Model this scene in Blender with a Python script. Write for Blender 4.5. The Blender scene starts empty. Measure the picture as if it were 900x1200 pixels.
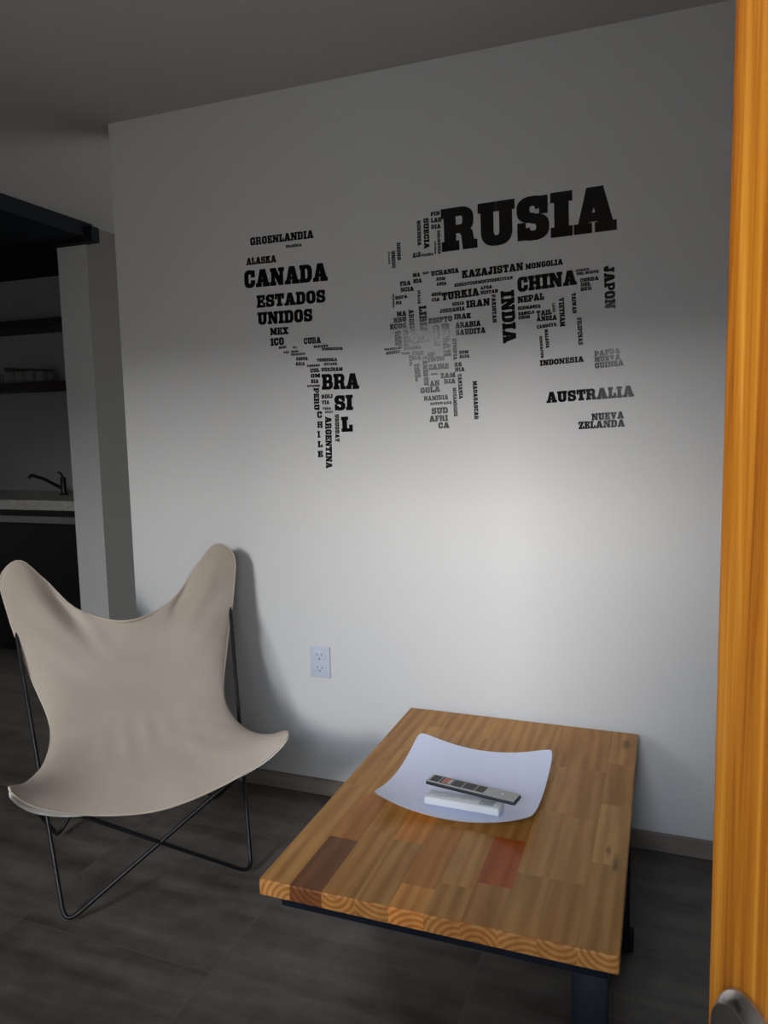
import bpy, bmesh, math, random
from mathutils import Vector, Matrix, noise
import numpy as np

scene = bpy.context.scene
COL = scene.collection
random.seed(7)

# ------------------------------------------------------------------ camera
CAM_H = 1.36
cam_data = bpy.data.cameras.new('camera')
cam = bpy.data.objects.new('camera', cam_data)
COL.objects.link(cam)
cam_data.sensor_fit = 'VERTICAL'
cam_data.sensor_height = 36.0
cam_data.sensor_width = 27.0
cam_data.lens = 36.0 * 875.0 / 1200.0
cam_data.clip_start = 0.02
cam_data.clip_end = 60
rx = Vector((0.9369932886896095, 0.3487730171053138, -0.020023972879690065))
ry = Vector((-0.02072464951589098, 0.1127119971519494, 0.993411543420179))
rz = Vector((0.34873208320008864, -0.9304049592716471, 0.11283858342628646))
cam.matrix_world = Matrix(((rx.x, ry.x, rz.x, 0), (rx.y, ry.y, rz.y, 0), (rx.z, ry.z, rz.z, CAM_H), (0, 0, 0, 1)))
scene.camera = cam

# ------------------------------------------------------------------ light and exposure
scene.view_settings.view_transform = 'Standard'
scene.view_settings.look = 'None'
scene.view_settings.gamma = 1.0
scene.view_settings.use_curve_mapping = False
scene.view_settings.exposure = 0.55
scene.cycles.use_denoising = True
scene.cycles.max_bounces = 10
scene.cycles.diffuse_bounces = 6
scene.cycles.caustics_reflective = False
scene.cycles.caustics_refractive = False
scene.cycles.sample_clamp_indirect = 4.0

world = bpy.data.worlds.new('world')
scene.world = world
world.use_nodes = True
wn, wl = world.node_tree.nodes, world.node_tree.links
wn.clear()
w_out = wn.new('ShaderNodeOutputWorld')
w_bg = wn.new('ShaderNodeBackground')
w_tc = wn.new('ShaderNodeTexCoord')
w_sp = wn.new('ShaderNodeSeparateXYZ')
w_rp = wn.new('ShaderNodeValToRGB')
w_rp.color_ramp.elements[0].position = 0.49
w_rp.color_ramp.elements[0].color = (0.42, 0.40, 0.37, 1)
w_rp.color_ramp.elements[1].position = 0.62
w_rp.color_ramp.elements[1].color = (0.86, 0.93, 1.0, 1)
w_ma = wn.new('ShaderNodeMath'); w_ma.operation = 'MULTIPLY_ADD'
w_ma.inputs[1].default_value = 0.5; w_ma.inputs[2].default_value = 0.5
wl.new(w_tc.outputs['Generated'], w_sp.inputs[0])
wl.new(w_sp.outputs['Z'], w_ma.inputs[0])
wl.new(w_ma.outputs[0], w_rp.inputs[0])
wl.new(w_rp.outputs[0], w_bg.inputs[0])
w_bg.inputs[1].default_value = 3.8
wl.new(w_bg.outputs[0], w_out.inputs[0])


def area_light(name, loc, target, sx, sy, power, color):
    d = bpy.data.lights.new(name, 'AREA')
    d.shape = 'RECTANGLE'
    d.size, d.size_y = sx, sy
    d.energy = power
    d.color = color
    o = bpy.data.objects.new(name, d)
    COL.objects.link(o)
    o.location = loc
    v = Vector(target) - Vector(loc)
    o.rotation_euler = v.to_track_quat('-Z', 'Y').to_euler()
    return o


# the bright overcast sky outside, seen by the room only through the doorway and the window behind the camera
area_light('daylight_sky', (-1.3, -5.0, 3.20), (-1.3, 2.4, 0.6), 5.4, 0.95, 690, (1.0, 0.965, 0.925))
area_light('daylight_high_sky', (-1.3, -4.9, 4.20), (-1.3, 2.4, 0.6), 5.4, 1.0, 230, (0.70, 0.84, 1.0))

# ------------------------------------------------------------------ helpers
def new_mat(name, color=(0.8, 0.8, 0.8), rough=0.5, metal=0.0, spec=0.5):
    m = bpy.data.materials.new(name)
    m.use_nodes = True
    b = m.node_tree.nodes['Principled BSDF']
    b.inputs['Base Color'].default_value = (*color, 1)
    b.inputs['Roughness'].default_value = rough
    b.inputs['Metallic'].default_value = metal
    b.inputs['Specular IOR Level'].default_value = spec
    return m


def nd(m, t):
    return m.node_tree.nodes.new(t)


def lk(m, a, b):
    m.node_tree.links.new(a, b)


def bsdf(m):
    return m.node_tree.nodes['Principled BSDF']


def add_bump(m, scale, strength, dist=0.002, detail=4.0, coord='Object', stretch=(1, 1, 1)):
    tc = nd(m, 'ShaderNodeTexCoord'); mp = nd(m, 'ShaderNodeMapping')
    mp.inputs['Scale'].default_value = stretch
    n = nd(m, 'ShaderNodeTexNoise'); n.inputs['Scale'].default_value = scale; n.inputs['Detail'].default_value = detail
    b = nd(m, 'ShaderNodeBump'); b.inputs['Strength'].default_value = strength; b.inputs['Distance'].default_value = dist
    lk(m, tc.outputs[coord], mp.inputs[0]); lk(m, mp.outputs[0], n.inputs['Vector'])
    lk(m, n.outputs['Fac'], b.inputs['Height']); lk(m, b.outputs[0], bsdf(m).inputs['Normal'])
    return n


def add_tone(m, c0, c1, scale, detail=4.0, stretch=(1, 1, 1), lo=0.35, hi=0.65):
    tc = nd(m, 'ShaderNodeTexCoord'); mp = nd(m, 'ShaderNodeMapping')
    mp.inputs['Scale'].default_value = stretch
    n = nd(m, 'ShaderNodeTexNoise'); n.inputs['Scale'].default_value = scale; n.inputs['Detail'].default_value = detail
    r = nd(m, 'ShaderNodeValToRGB')
    r.color_ramp.elements[0].position = lo; r.color_ramp.elements[0].color = (*c0, 1)
    r.color_ramp.elements[1].position = hi; r.color_ramp.elements[1].color = (*c1, 1)
    lk(m, tc.outputs['Object'], mp.inputs[0]); lk(m, mp.outputs[0], n.inputs['Vector'])
    lk(m, n.outputs['Fac'], r.inputs[0]); lk(m, r.outputs[0], bsdf(m).inputs['Base Color'])
    return r


def box(bm, x0, x1, y0, y1, z0, z1, bevel=0.0, seg=2):
    r = bmesh.ops.create_cube(bm, size=1.0)
    vs = r['verts']
    for v in vs:
        v.co = Vector((x0 + (v.co.x + .5) * (x1 - x0), y0 + (v.co.y + .5) * (y1 - y0), z0 + (v.co.z + .5) * (z1 - z0)))
    if bevel > 0:
        es = list({e for v in vs for e in v.link_edges})
        bmesh.ops.bevel(bm, geom=es, offset=bevel, segments=seg, affect='EDGES', profile=0.5)


def lathe(bm, profile, seg=24, mtx=None):
    """profile: (radius, height) pairs, turned about Z"""
    rings = []
    for r, z in profile:
        if r < 1e-6:
            rings.append([bm.verts.new((0, 0, z))])
        else:
            rings.append([bm.verts.new((r * math.cos(2 * math.pi * i / seg), r * math.sin(2 * math.pi * i / seg), z)) for i in range(seg)])
    for a, b in zip(rings, rings[1:]):
        for i in range(seg):
            j = (i + 1) % seg
            if len(a) == 1 and len(b) == 1:
                continue
            if len(a) == 1:
                bm.faces.new((a[0], b[i], b[j]))
            elif len(b) == 1:
                bm.faces.new((a[i], a[j], b[0]))
            else:
                bm.faces.new((a[i], a[j], b[j], b[i]))
    if mtx is not None:
        vs = [v for r in rings for v in r]
        bmesh.ops.transform(bm, matrix=mtx, verts=vs)


def fillet(points, radii, closed, n=8):
    pts = [Vector(p) for p in points]
    out = []
    N = len(pts)
    for i, p in enumerate(pts):
        if not closed and i in (0, N - 1):
            out.append(p); continue
        a = (pts[(i - 1) % N] - p); b = (pts[(i + 1) % N] - p)
        ua, ub = a.normalized(), b.normalized()
        ang = ua.angle(ub)
        d = min(radii[i] / math.tan(ang / 2), a.length * .45, b.length * .45)
        p0, p1 = p + ua * d, p + ub * d
        for k in range(n + 1):
            t = k / n
            out.append(p0 * (1 - t) ** 2 + p * 2 * t * (1 - t) + p1 * t ** 2)
    return out


def tube(bm, pts, r, closed=False, seg=10):
    pts = [Vector(p) for p in pts]
    N = len(pts)
    tang = []
    for i in range(N):
        if closed:
            t = pts[(i + 1) % N] - pts[(i - 1) % N]
        else:
            t = pts[min(i + 1, N - 1)] - pts[max(i - 1, 0)]
        tang.append(t.normalized())
    ref = Vector((0, 0, 1)) if abs(tang[0].z) < .9 else Vector((1, 0, 0))
    nrm = (ref - tang[0] * ref.dot(tang[0])).normalized()
    rings = []
    for i in range(N):
        if i:
            q = tang[i - 1].rotation_difference(tang[i])
            nrm = (q @ nrm)
            nrm = (nrm - tang[i] * nrm.dot(tang[i])).normalized()
        bi = tang[i].cross(nrm)
        rr = r[i] if isinstance(r, (list, tuple)) else r
        rings.append([bm.verts.new(pts[i] + (nrm * math.cos(2 * math.pi * k / seg) + bi * math.sin(2 * math.pi * k / seg)) * rr) for k in range(seg)])
    M = N if closed else N - 1
    for i in range(M):
        a, b = rings[i], rings[(i + 1) % N]
        off = 0
        if closed and i == N - 1:   # undo the twist of the closed frame
            off = min(range(seg), key=lambda s: (a[0].co - b[s].co).length)
        for k in range(seg):
            bm.faces.new((a[k], a[(k + 1) % seg], b[(k + 1 + off) % seg], b[(k + off) % seg]))
    if not closed:
        bm.faces.new(rings[0][::-1]); bm.faces.new(rings[-1])


def obj(name, bm, mat, parent=None, smooth=False, loc=None, rot=None):
    bmesh.ops.recalc_face_normals(bm, faces=bm.faces)
    me = bpy.data.meshes.new(name)
    bm.to_mesh(me); bm.free()
    for m in (mat if isinstance(mat, (list, tuple)) else [mat]):
        me.materials.append(m)
    if smooth:
        for p in me.polygons:
            p.use_smooth = True
        try:
            me.set_sharp_from_angle(angle=math.radians(40))
        except Exception:
            pass
    o = bpy.data.objects.new(name, me)
    COL.objects.link(o)
    if parent is not None:
        o.parent = parent
    if loc is not None:
        o.location = loc
    if rot is not None:
        o.rotation_euler = rot
    return o


def tag(o, label, cat, group=None, kind=None):
    o['label'] = label
    o['category'] = cat
    if group: o['group'] = group
    if kind: o['kind'] = kind
    return o


def thing(name, label, cat, loc=(0, 0, 0), rotz=0.0, group=None):
    o = bpy.data.objects.new(name, None)
    o.empty_display_size = 0.1
    COL.objects.link(o)
    o.location = loc
    o.rotation_euler = (0, 0, rotz)
    return tag(o, label, cat, group)


def struct(name, bm, mat, label, cat):
    return tag(obj(name, bm, mat), label, cat, kind='structure')


BM = bmesh.new

# ------------------------------------------------------------------ materials
M_wall = new_mat('white_wall_paint', (0.66, 0.67, 0.68), 0.55, spec=0.35)
add_bump(M_wall, 60, 0.12, 0.002)
M_pillar = new_mat('pale_wall_paint', (0.66, 0.67, 0.68), 0.6, spec=0.3)
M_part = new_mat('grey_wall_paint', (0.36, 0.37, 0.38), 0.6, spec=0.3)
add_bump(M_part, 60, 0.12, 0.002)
M_side = new_mat('shaded_wall_paint', (0.10, 0.098, 0.090), 0.7, spec=0.25)  # wall colour darkened to carry the shade on the partition's corridor side
M_ceil = new_mat('ceiling_plaster', (0.50, 0.505, 0.50), 0.8, spec=0.2)
add_bump(M_ceil, 90, 0.35, 0.004)
M_navy = new_mat('navy_paint', (0.003, 0.006, 0.010), 0.8, spec=0.2)
M_navy_metal = new_mat('navy_black_steel', (0.007, 0.010, 0.019), 0.42, spec=0.35)
add_bump(M_navy_metal, 200, 0.15, 0.0006)
M_blackrod = new_mat('black_painted_steel_rod', (0.006, 0.007, 0.009), 0.42, spec=0.3)
M_black = new_mat('black_lacquer', (0.006, 0.006, 0.007), 0.35)
M_darkred = new_mat('dark_stained_wood', (0.016, 0.008, 0.008), 0.5)
add_bump(M_darkred, 30, 0.2, 0.001, stretch=(0.1, 1, 1))
M_counter = new_mat('grey_stone', (0.42, 0.41, 0.39), 0.35)
add_tone(M_counter, (0.36, 0.35, 0.33), (0.48, 0.47, 0.45), 60)
M_steel = new_mat('brushed_steel', (0.42, 0.43, 0.44), 0.35, 0.9)
M_chrome = new_mat('worn_chrome', (0.62, 0.59, 0.57), 0.24, 1.0)
M_plastic_w = new_mat('white_plastic', (0.80, 0.82, 0.86), 0.35)
M_socket = new_mat('pale_grey_plastic', (0.56, 0.61, 0.74), 0.35)
M_slot = new_mat('socket_slot_black', (0.05, 0.05, 0.06), 0.6)
M_lockface = new_mat('dark_bronze', (0.055, 0.050, 0.045), 0.4, 0.6)
M_hole = new_mat('keyhole_black', (0.003, 0.003, 0.003), 0.7)
M_rubber = new_mat('black_rubber', (0.004, 0.004, 0.004), 0.75)
M_vinyl = new_mat('black_vinyl', (0.003, 0.003, 0.0035), 0.10, spec=0.36)


def floor_material():
    m = new_mat('grey_brown_porcelain_tile', rough=0.42, spec=0.45)
    tc = nd(m, 'ShaderNodeTexCoord'); mp = nd(m, 'ShaderNodeMapping')
    mp.inputs['Location'].default_value = (1.043, -1.474, 0)
    br = nd(m, 'ShaderNodeTexBrick')
    br.offset = 0.0; br.squash = 1.0
    br.inputs['Scale'].default_value = 1.0
    br.inputs['Brick Width'].default_value = 0.63
    br.inputs['Row Height'].default_value = 0.60
    br.inputs['Mortar Size'].default_value = 0.0018
    br.inputs['Mortar Smooth'].default_value = 0.15
    br.inputs['Color1'].default_value = (0.0, 0, 0, 1); br.inputs['Color2'].default_value = (1, 1, 1, 1)
    lk(m, tc.outputs['Object'], mp.inputs[0]); lk(m, mp.outputs[0], br.inputs['Vector'])
    # per-tile shift of the streaks
    sh = nd(m, 'ShaderNodeVectorMath'); sh.operation = 'MULTIPLY_ADD'
    sh.inputs[1].default_value = (5.0, 9.0, 0); 
    lk(m, br.outputs['Color'], sh.inputs[0]); lk(m, tc.outputs['Object'], sh.inputs[2])
    ms = nd(m, 'ShaderNodeMapping'); ms.inputs['Scale'].default_value = (1.1, 9.0, 1)
    lk(m, sh.outputs[0], ms.inputs[0])
    n1 = nd(m, 'ShaderNodeTexNoise'); n1.inputs['Scale'].default_value = 1.3; n1.inputs['Detail'].default_value = 6; n1.inputs['Roughness'].default_value = 0.62
    lk(m, ms.outputs[0], n1.inputs['Vector'])
    n2 = nd(m, 'ShaderNodeTexNoise'); n2.inputs['Scale'].default_value = 14; n2.inputs['Detail'].default_value = 5
    lk(m, sh.outputs[0], n2.inputs['Vector'])
    mx = nd(m, 'ShaderNodeMath'); mx.operation = 'MULTIPLY_ADD'; mx.inputs[1].default_value = 0.3
    lk(m, n2.outputs['Fac'], mx.inputs[0])
    m8 = nd(m, 'ShaderNodeMath'); m8.operation = 'MULTIPLY'; m8.inputs[1].default_value = 0.75
    lk(m, n1.outputs['Fac'], m8.inputs[0]); lk(m, m8.outputs[0], mx.inputs[2])
    r = nd(m, 'ShaderNodeValToRGB')
    r.color_ramp.elements[0].position = 0.36; r.color_ramp.elements[0].color = (0.036, 0.031, 0.027, 1)
    r.color_ramp.elements[1].position = 0.68; r.color_ramp.elements[1].color = (0.125, 0.110, 0.097, 1)
    lk(m, mx.outputs[0], r.inputs[0])
    mix = nd(m, 'ShaderNodeMix'); mix.data_type = 'RGBA'
    mix.inputs['B'].default_value = (0.105, 0.095, 0.086, 1)
    lk(m, br.outputs['Fac'], mix.inputs['Factor']); lk(m, r.outputs[0], mix.inputs['A'])
    lk(m, mix.outputs['Result'], bsdf(m).inputs['Base Color'])
    b = nd(m, 'ShaderNodeBump'); b.inputs['Strength'].default_value = 0.25; b.inputs['Distance'].default_value = 0.002
    iv = nd(m, 'ShaderNodeMath'); iv.operation = 'SUBTRACT'
    lk(m, mx.outputs[0], iv.inputs[0]); lk(m, br.outputs['Fac'], iv.inputs[1])
    lk(m, iv.outputs[0], b.inputs['Height']); lk(m, b.outputs[0], bsdf(m).inputs['Normal'])
    return m


M_floor = floor_material()
M_base = new_mat('baseboard_tile', (0.2, 0.17, 0.15), 0.5)
add_tone(M_base, (0.18, 0.15, 0.13), (0.26, 0.225, 0.20), 9, stretch=(0.25, 1, 2))


def door_wood():
    m = new_mat('varnished_orange_wood', rough=0.22, spec=0.5)
    tc = nd(m, 'ShaderNodeTexCoord'); mp = nd(m, 'ShaderNodeMapping')
    mp.inputs['Scale'].default_value = (60, 60, 1.3); mp.inputs['Location'].default_value = (2.3, 4.1, 0.7)
    n = nd(m, 'ShaderNodeTexNoise'); n.inputs['Scale'].default_value = 1.7; n.inputs['Detail'].default_value = 7; n.inputs['Roughness'].default_value = 0.6; n.inputs['Distortion'].default_value = 0.8
    r = nd(m, 'ShaderNodeValToRGB')
    r.color_ramp.elements[0].position = 0.30; r.color_ramp.elements[0].color = (0.145, 0.040, 0.004, 1)
    r.color_ramp.elements[1].position = 0.72; r.color_ramp.elements[1].color = (0.37, 0.165, 0.022, 1)
    e = r.color_ramp.elements.new(0.5); e.color = (0.255, 0.092, 0.008, 1)
    lk(m, tc.outputs['Object'], mp.inputs[0]); lk(m, mp.outputs[0], n.inputs['Vector'])
    lk(m, n.outputs['Fac'], r.inputs[0]); lk(m, r.outputs[0], bsdf(m).inputs['Base Color'])
    bsdf(m).inputs['Coat Weight'].default_value = 0.3
    bsdf(m).inputs['Coat Roughness'].default_value = 0.15
    return m


M_door = door_wood()


def table_wood(end):
    m = new_mat('end_grain_pine' if end else 'pine_butcher_block', rough=0.38 if not end else 0.45, spec=0.18)
    at = nd(m, 'ShaderNodeAttribute'); at.attribute_name = 'tone'
    sd = nd(m, 'ShaderNodeAttribute'); sd.attribute_name = 'seed'
    tc = nd(m, 'ShaderNodeTexCoord')
    ad = nd(m, 'ShaderNodeVectorMath'); ad.operation = 'ADD'
    lk(m, tc.outputs['Object'], ad.inputs[0]); lk(m, sd.outputs['Vector'], ad.inputs[1])
    mp = nd(m, 'ShaderNodeMapping')
    lk(m, ad.outputs[0], mp.inputs[0])
    w = nd(m, 'ShaderNodeTexWave')
    if end:
        w.wave_type = 'RINGS'; w.rings_direction = 'Y'
        mp.inputs['Scale'].default_value = (1, 0.0, 1)
        w.inputs['Scale'].default_value = 25; w.inputs['Distortion'].default_value = 1.6; w.inputs['Detail'].default_value = 2
        w.inputs['Detail Scale'].default_value = 0.4
    else:
        w.wave_type = 'BANDS'; w.bands_direction = 'X'
        mp.inputs['Scale'].default_value = (1.0, 0.07, 1)
        w.inputs['Scale'].default_value = 8.5; w.inputs['Distortion'].default_value = 9.0; w.inputs['Detail'].default_value = 3
        w.inputs['Detail Scale'].default_value = 1.1
    lk(m, mp.outputs[0], w.inputs['Vector'])
    r = nd(m, 'ShaderNodeValToRGB')
    r.color_ramp.elements[0].position = 0.10
    r.color_ramp.elements[0].color = (0.74, 0.56, 0.41, 1) if end else (0.82, 0.75, 0.66, 1)
    r.color_ramp.elements[1].position = 0.80; r.color_ramp.elements[1].color = (1.0, 1.0, 1.0, 1)
    lk(m, w.outputs['Fac'], r.inputs[0])
    n = nd(m, 'ShaderNodeTexNoise'); n.inputs['Scale'].default_value = 9; n.inputs['Detail'].default_value = 5
    mp2 = nd(m, 'ShaderNodeMapping'); mp2.inputs['Scale'].default_value = (5, 0.5, 1)
    lk(m, ad.outputs[0], mp2.inputs[0]); lk(m, mp2.outputs[0], n.inputs['Vector'])
    r2 = nd(m, 'ShaderNodeValToRGB')
    r2.color_ramp.elements[0].position = 0.3; r2.color_ramp.elements[0].color = (0.80, 0.77, 0.74, 1)
    r2.color_ramp.elements[1].position = 0.62; r2.color_ramp.elements[1].color = (1.05, 1.05, 1.05, 1)
    lk(m, n.outputs['Fac'], r2.inputs[0])
    a = nd(m, 'ShaderNodeMix'); a.data_type = 'RGBA'; a.blend_type = 'MULTIPLY'; a.inputs['Factor'].default_value = 1.0
    lk(m, at.outputs['Color'], a.inputs['A']); lk(m, r.outputs[0], a.inputs['B'])
    b = nd(m, 'ShaderNodeMix'); b.data_type = 'RGBA'; b.blend_type = 'MULTIPLY'; b.inputs['Factor'].default_value = 1.0
    lk(m, a.outputs['Result'], b.inputs['A']); lk(m, r2.outputs[0], b.inputs['B'])
    last = b.outputs['Result']
    if not end:     # two dark resin knots near the right edge
        for cx, cy, rx_, ry_ in ((0.718, 0.300, 0.010, 0.045), (0.700, 0.345, 0.008, 0.030), (0.712, 0.945, 0.016, 0.050)):
            km = nd(m, 'ShaderNodeMapping'); km.vector_type = 'POINT'
            km.inputs['Scale'].default_value = (1 / rx_, 1 / ry_, 0); km.inputs['Location'].default_value = (-cx / rx_, -cy / ry_, 0)
            lk(m, tc.outputs['Object'], km.inputs[0])
            ln_ = nd(m, 'ShaderNodeVectorMath'); ln_.operation = 'LENGTH'; lk(m, km.outputs[0], ln_.inputs[0])
            kn = nd(m, 'ShaderNodeTexNoise'); kn.inputs['Scale'].default_value = 45; lk(m, tc.outputs['Object'], kn.inputs['Vector'])
            sm_ = nd(m, 'ShaderNodeMath'); sm_.operation = 'ADD'; lk(m, ln_.outputs['Value'], sm_.inputs[0]); lk(m, kn.outputs['Fac'], sm_.inputs[1])
            kr = nd(m, 'ShaderNodeMapRange'); kr.inputs['From Min'].default_value = 0.7; kr.inputs['From Max'].default_value = 1.5
            kr.inputs['To Min'].default_value = 0.72; kr.inputs['To Max'].default_value = 0.0
            lk(m, sm_.outputs[0], kr.inputs['Value'])
            kx_ = nd(m, 'ShaderNodeMix'); kx_.data_type = 'RGBA'; kx_.inputs['B'].default_value = (0.05, 0.04, 0.02, 1)
            lk(m, kr.outputs['Result'], kx_.inputs['Factor']); lk(m, last, kx_.inputs['A'])
            last = kx_.outputs['Result']
    lk(m, last, bsdf(m).inputs['Base Color'])
    bsdf(m).inputs['Coat Weight'].default_value = 0.06
    bsdf(m).inputs['Coat Roughness'].default_value = 0.2
    return m


M_top, M_end = table_wood(False), table_wood(True)

M_canvas = new_mat('natural_canvas', (0.52, 0.44, 0.355), 0.85, spec=0.2)
r_ = add_tone(M_canvas, (0.39, 0.335, 0.285), (0.44, 0.382, 0.33), 5)
add_bump(M_canvas, 9, 0.35, 0.006, detail=3)
M_hem = new_mat('cream_canvas_hem', (0.50, 0.44, 0.375), 0.85, spec=0.2)
M_pocket = new_mat('pale_canvas_lining', (0.52, 0.51, 0.49), 0.85, spec=0.2)

# ------------------------------------------------------------------ room shell
WY = 2.407          # face of the wall with the map
H = 2.51            # ceiling height
XL, XR = -1.975, 1.30
bm = BM(); box(bm, -6.1, 1.42, -0.42, 7.1, -0.12, 0.0)
struct('floor', bm, M_floor, 'grey-brown square porcelain tile floor with faint streaks', 'floor')
bm = BM(); box(bm, -6.1, 1.42, -0.42, 7.1, H, H + 0.15)
struct('ceiling', bm, M_ceil, 'plain grey plaster ceiling above the map wall', 'ceiling')
bm = BM(); box(bm, XL, XR, WY, WY + 0.14, 0, H)
struct('wall_back', bm, M_wall, 'white wall that carries the black word map', 'wall')
bm = BM(); box(bm, XR, XR + 0.12, -0.42, WY + 0.14, 0, H)
struct('wall_right', bm, M_wall, 'white side wall hidden behind the open door', 'wall')
bm = BM(); box(bm, -6.1, -5.98, -0.42, 7.1, 0, H)
struct('wall_left', bm, M_wall, 'far left wall of the room beyond the frame', 'wall')
# entrance wall behind the camera with a doorway and a window opening
bm = BM()
DX0, DX1, DZ = -0.42, 0.42, 2.08
WX0, WX1, WZ0, WZ1 = -1.80, -1.36, 0.85, 2.08
y0, y1 = -0.42, -0.30
box(bm, -5.98, WX0, y0, y1, 0, H)
box(bm, WX0, WX1, y0, y1, 0, WZ0)
box(bm, WX0, WX1, y0, y1, WZ1, H)
box(bm, WX1, DX0, y0, y1, 0, H)
box(bm, DX0, DX1, y0, y1, DZ, H)
box(bm, DX1, XR, y0, y1, 0, H)
struct('wall_front', bm, M_wall, 'entrance wall with doorway and window behind the viewer', 'wall')
# unseen wall added outside the doorway to shade the door and foreground
bm = BM(); box(bm, -0.55, 1.6, -1.30, -1.20, 0, 1.8)
struct('wall_light_block', bm, M_wall, 'head-high light-blocking wall added outside the entrance doorway', 'wall')
# baseboard along the map wall
bm = BM(); box(bm, XL, XR, WY - 0.012, WY, 0, 0.060, 0.002)
struct('baseboard_back', bm, M_base, 'low brown tile baseboard along the map wall', 'baseboard')
# kitchen partition: its end reads as a pillar, its side runs back into the dark corridor
bm = BM()
box(bm, -3.235, -3.03, 3.45, 7.0, 0, H)
bm.faces.ensure_lookup_table()
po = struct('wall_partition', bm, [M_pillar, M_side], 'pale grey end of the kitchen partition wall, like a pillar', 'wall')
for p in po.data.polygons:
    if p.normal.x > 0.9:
        p.material_index = 1  # corridor side takes the paint with shade in its colour
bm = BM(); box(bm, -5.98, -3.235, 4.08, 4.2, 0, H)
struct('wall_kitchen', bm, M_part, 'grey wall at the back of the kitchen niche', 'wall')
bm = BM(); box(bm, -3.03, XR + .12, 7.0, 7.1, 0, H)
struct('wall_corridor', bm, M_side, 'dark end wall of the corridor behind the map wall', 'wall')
# dropped navy ceiling over the kitchen, with a beam lying across the pillar head
bm = BM()
box(bm, -5.98, -2.995, 1.5, 3.47, 2.432, H)
box(bm, -5.98, -3.235, 3.47, 4.08, 2.415, H)
box(bm, -5.98, -2.943, 3.40, 3.46, 2.402, 2.482)
struct('trim_1', bm, M_navy, 'dark navy dropped ceiling over the kitchen niche', 'ceiling panel')
# ------------------------------------------------------------------ open entrance door at the right
E_ = Vector((0.0285, 0.45, 0)); H_ = Vector((0.42, -0.30, 0))
u_ = (H_ - E_).normalized(); n_ = Vector((u_.y, -u_.x, 0))   # n_ points to the viewer's side
if n_.x > 0: n_ = -n_
dl = (H_ - E_).length
bm = BM()
T = 0.042
rows = 24
prof = []   # plan outline of the leaf with softly rounded lock edge, (along, out)
rr = 0.006
for k in range(7):
    a = math.pi / 2 * k / 6
    prof.append((rr - rr * math.sin(a), -rr + rr * math.cos(a)) if False else (rr - rr * math.sin(a), rr * math.cos(a) - rr))
outl = prof + [(rr - rr * math.cos(a_), -T + rr - rr * math.sin(a_)) for a_ in [math.pi / 2 * k / 6 for k in range(7)]] + [(dl, -T), (dl, 0)]
rings = []
for j in range(rows + 1):
    z = 0.012 + (2.045 - 0.012) * j / rows
    bow = 0.0045 * max(0.0, (1.35 - z) / 0.45) ** 1.3 * 0.55 if z < 1.35 else -0.0012 * (z - 1.35) / 0.4
    rings.append([bm.verts.new(E_ + u_ * a + n_ * b + Vector((bow * max(0, 1 - a / dl), 0, z))) for a, b in outl])
for j in range(rows):
    for k in range(len(outl)):
        l = (k + 1) % len(outl)
        bm.faces.new((rings[j][k], rings[j][l], rings[j + 1][l], rings[j + 1][k]))
bm.faces.new(rings[0]); bm.faces.new(rings[-1][::-1])
door = struct('door_1', bm, M_door, 'open orange varnished wooden door at the right edge of the view', 'door')
# lock cylinder on the outer face
lz, la = 1.023, 0.0475
base = E_ + u_ * la + Vector((0, 0, lz)) + Vector((0.001, 0, 0))
mt = Matrix.Translation(base) @ n_.to_track_quat('Z', 'Y').to_matrix().to_4x4()
bm = BM()
lathe(bm, [(0.0, 0.0), (0.0300, 0.0), (0.0300, 0.002), (0.0290, 0.004), (0.0245, 0.0095), (0.0230, 0.0100), (0.0, 0.0100)], 40, mt)
lock = obj('lock_cylinder', bm, M_chrome, door, True); lock['label'] = 'chrome lock cylinder with keyhole'
bm = BM()
lathe(bm, [(0.0, 0.0095), (0.0234, 0.0095), (0.0234, 0.0103), (0.0220, 0.0108), (0.0, 0.0108)], 36, mt)
obj('lock_face', bm, M_lockface, lock, True)
bm = BM(); box(bm, -0.0019, 0.0019, -0.010, 0.010, 0.0106, 0.0112)
bmesh.ops.transform(bm, matrix=mt @ Matrix.Rotation(math.radians(55), 4, 'Z'), verts=bm.verts)
obj('keyhole', bm, M_hole, lock)

# ------------------------------------------------------------------ lettering: slab serif capitals built as shapes
def R(x0, y0, x1, y1): return [(x0, y0), (x1, y0), (x1, y1), (x0, y1)]


def ring(cx, cy, ox, oy, ix, iy, a0, a1, n=14):
    q = []
    def sup(c, s, rx, ry, e=2.5):
        return (math.copysign(abs(c) ** (2 / e), c) * rx, math.copysign(abs(s) ** (2 / e), s) * ry)
    for k in range(n):
        t0 = math.radians(a0 + (a1 - a0) * k / n); t1 = math.radians(a0 + (a1 - a0) * (k + 1) / n)
        o0 = sup(math.cos(t0), math.sin(t0), ox, oy); o1 = sup(math.cos(t1), math.sin(t1), ox, oy)
        i0 = sup(math.cos(t0), math.sin(t0), ix, iy); i1 = sup(math.cos(t1), math.sin(t1), ix, iy)
        q.append([(cx + i0[0], cy + i0[1]), (cx + o0[0], cy + o0[1]), (cx + o1[0], cy + o1[1]), (cx + i1[0], cy + i1[1])])
    return q


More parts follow.
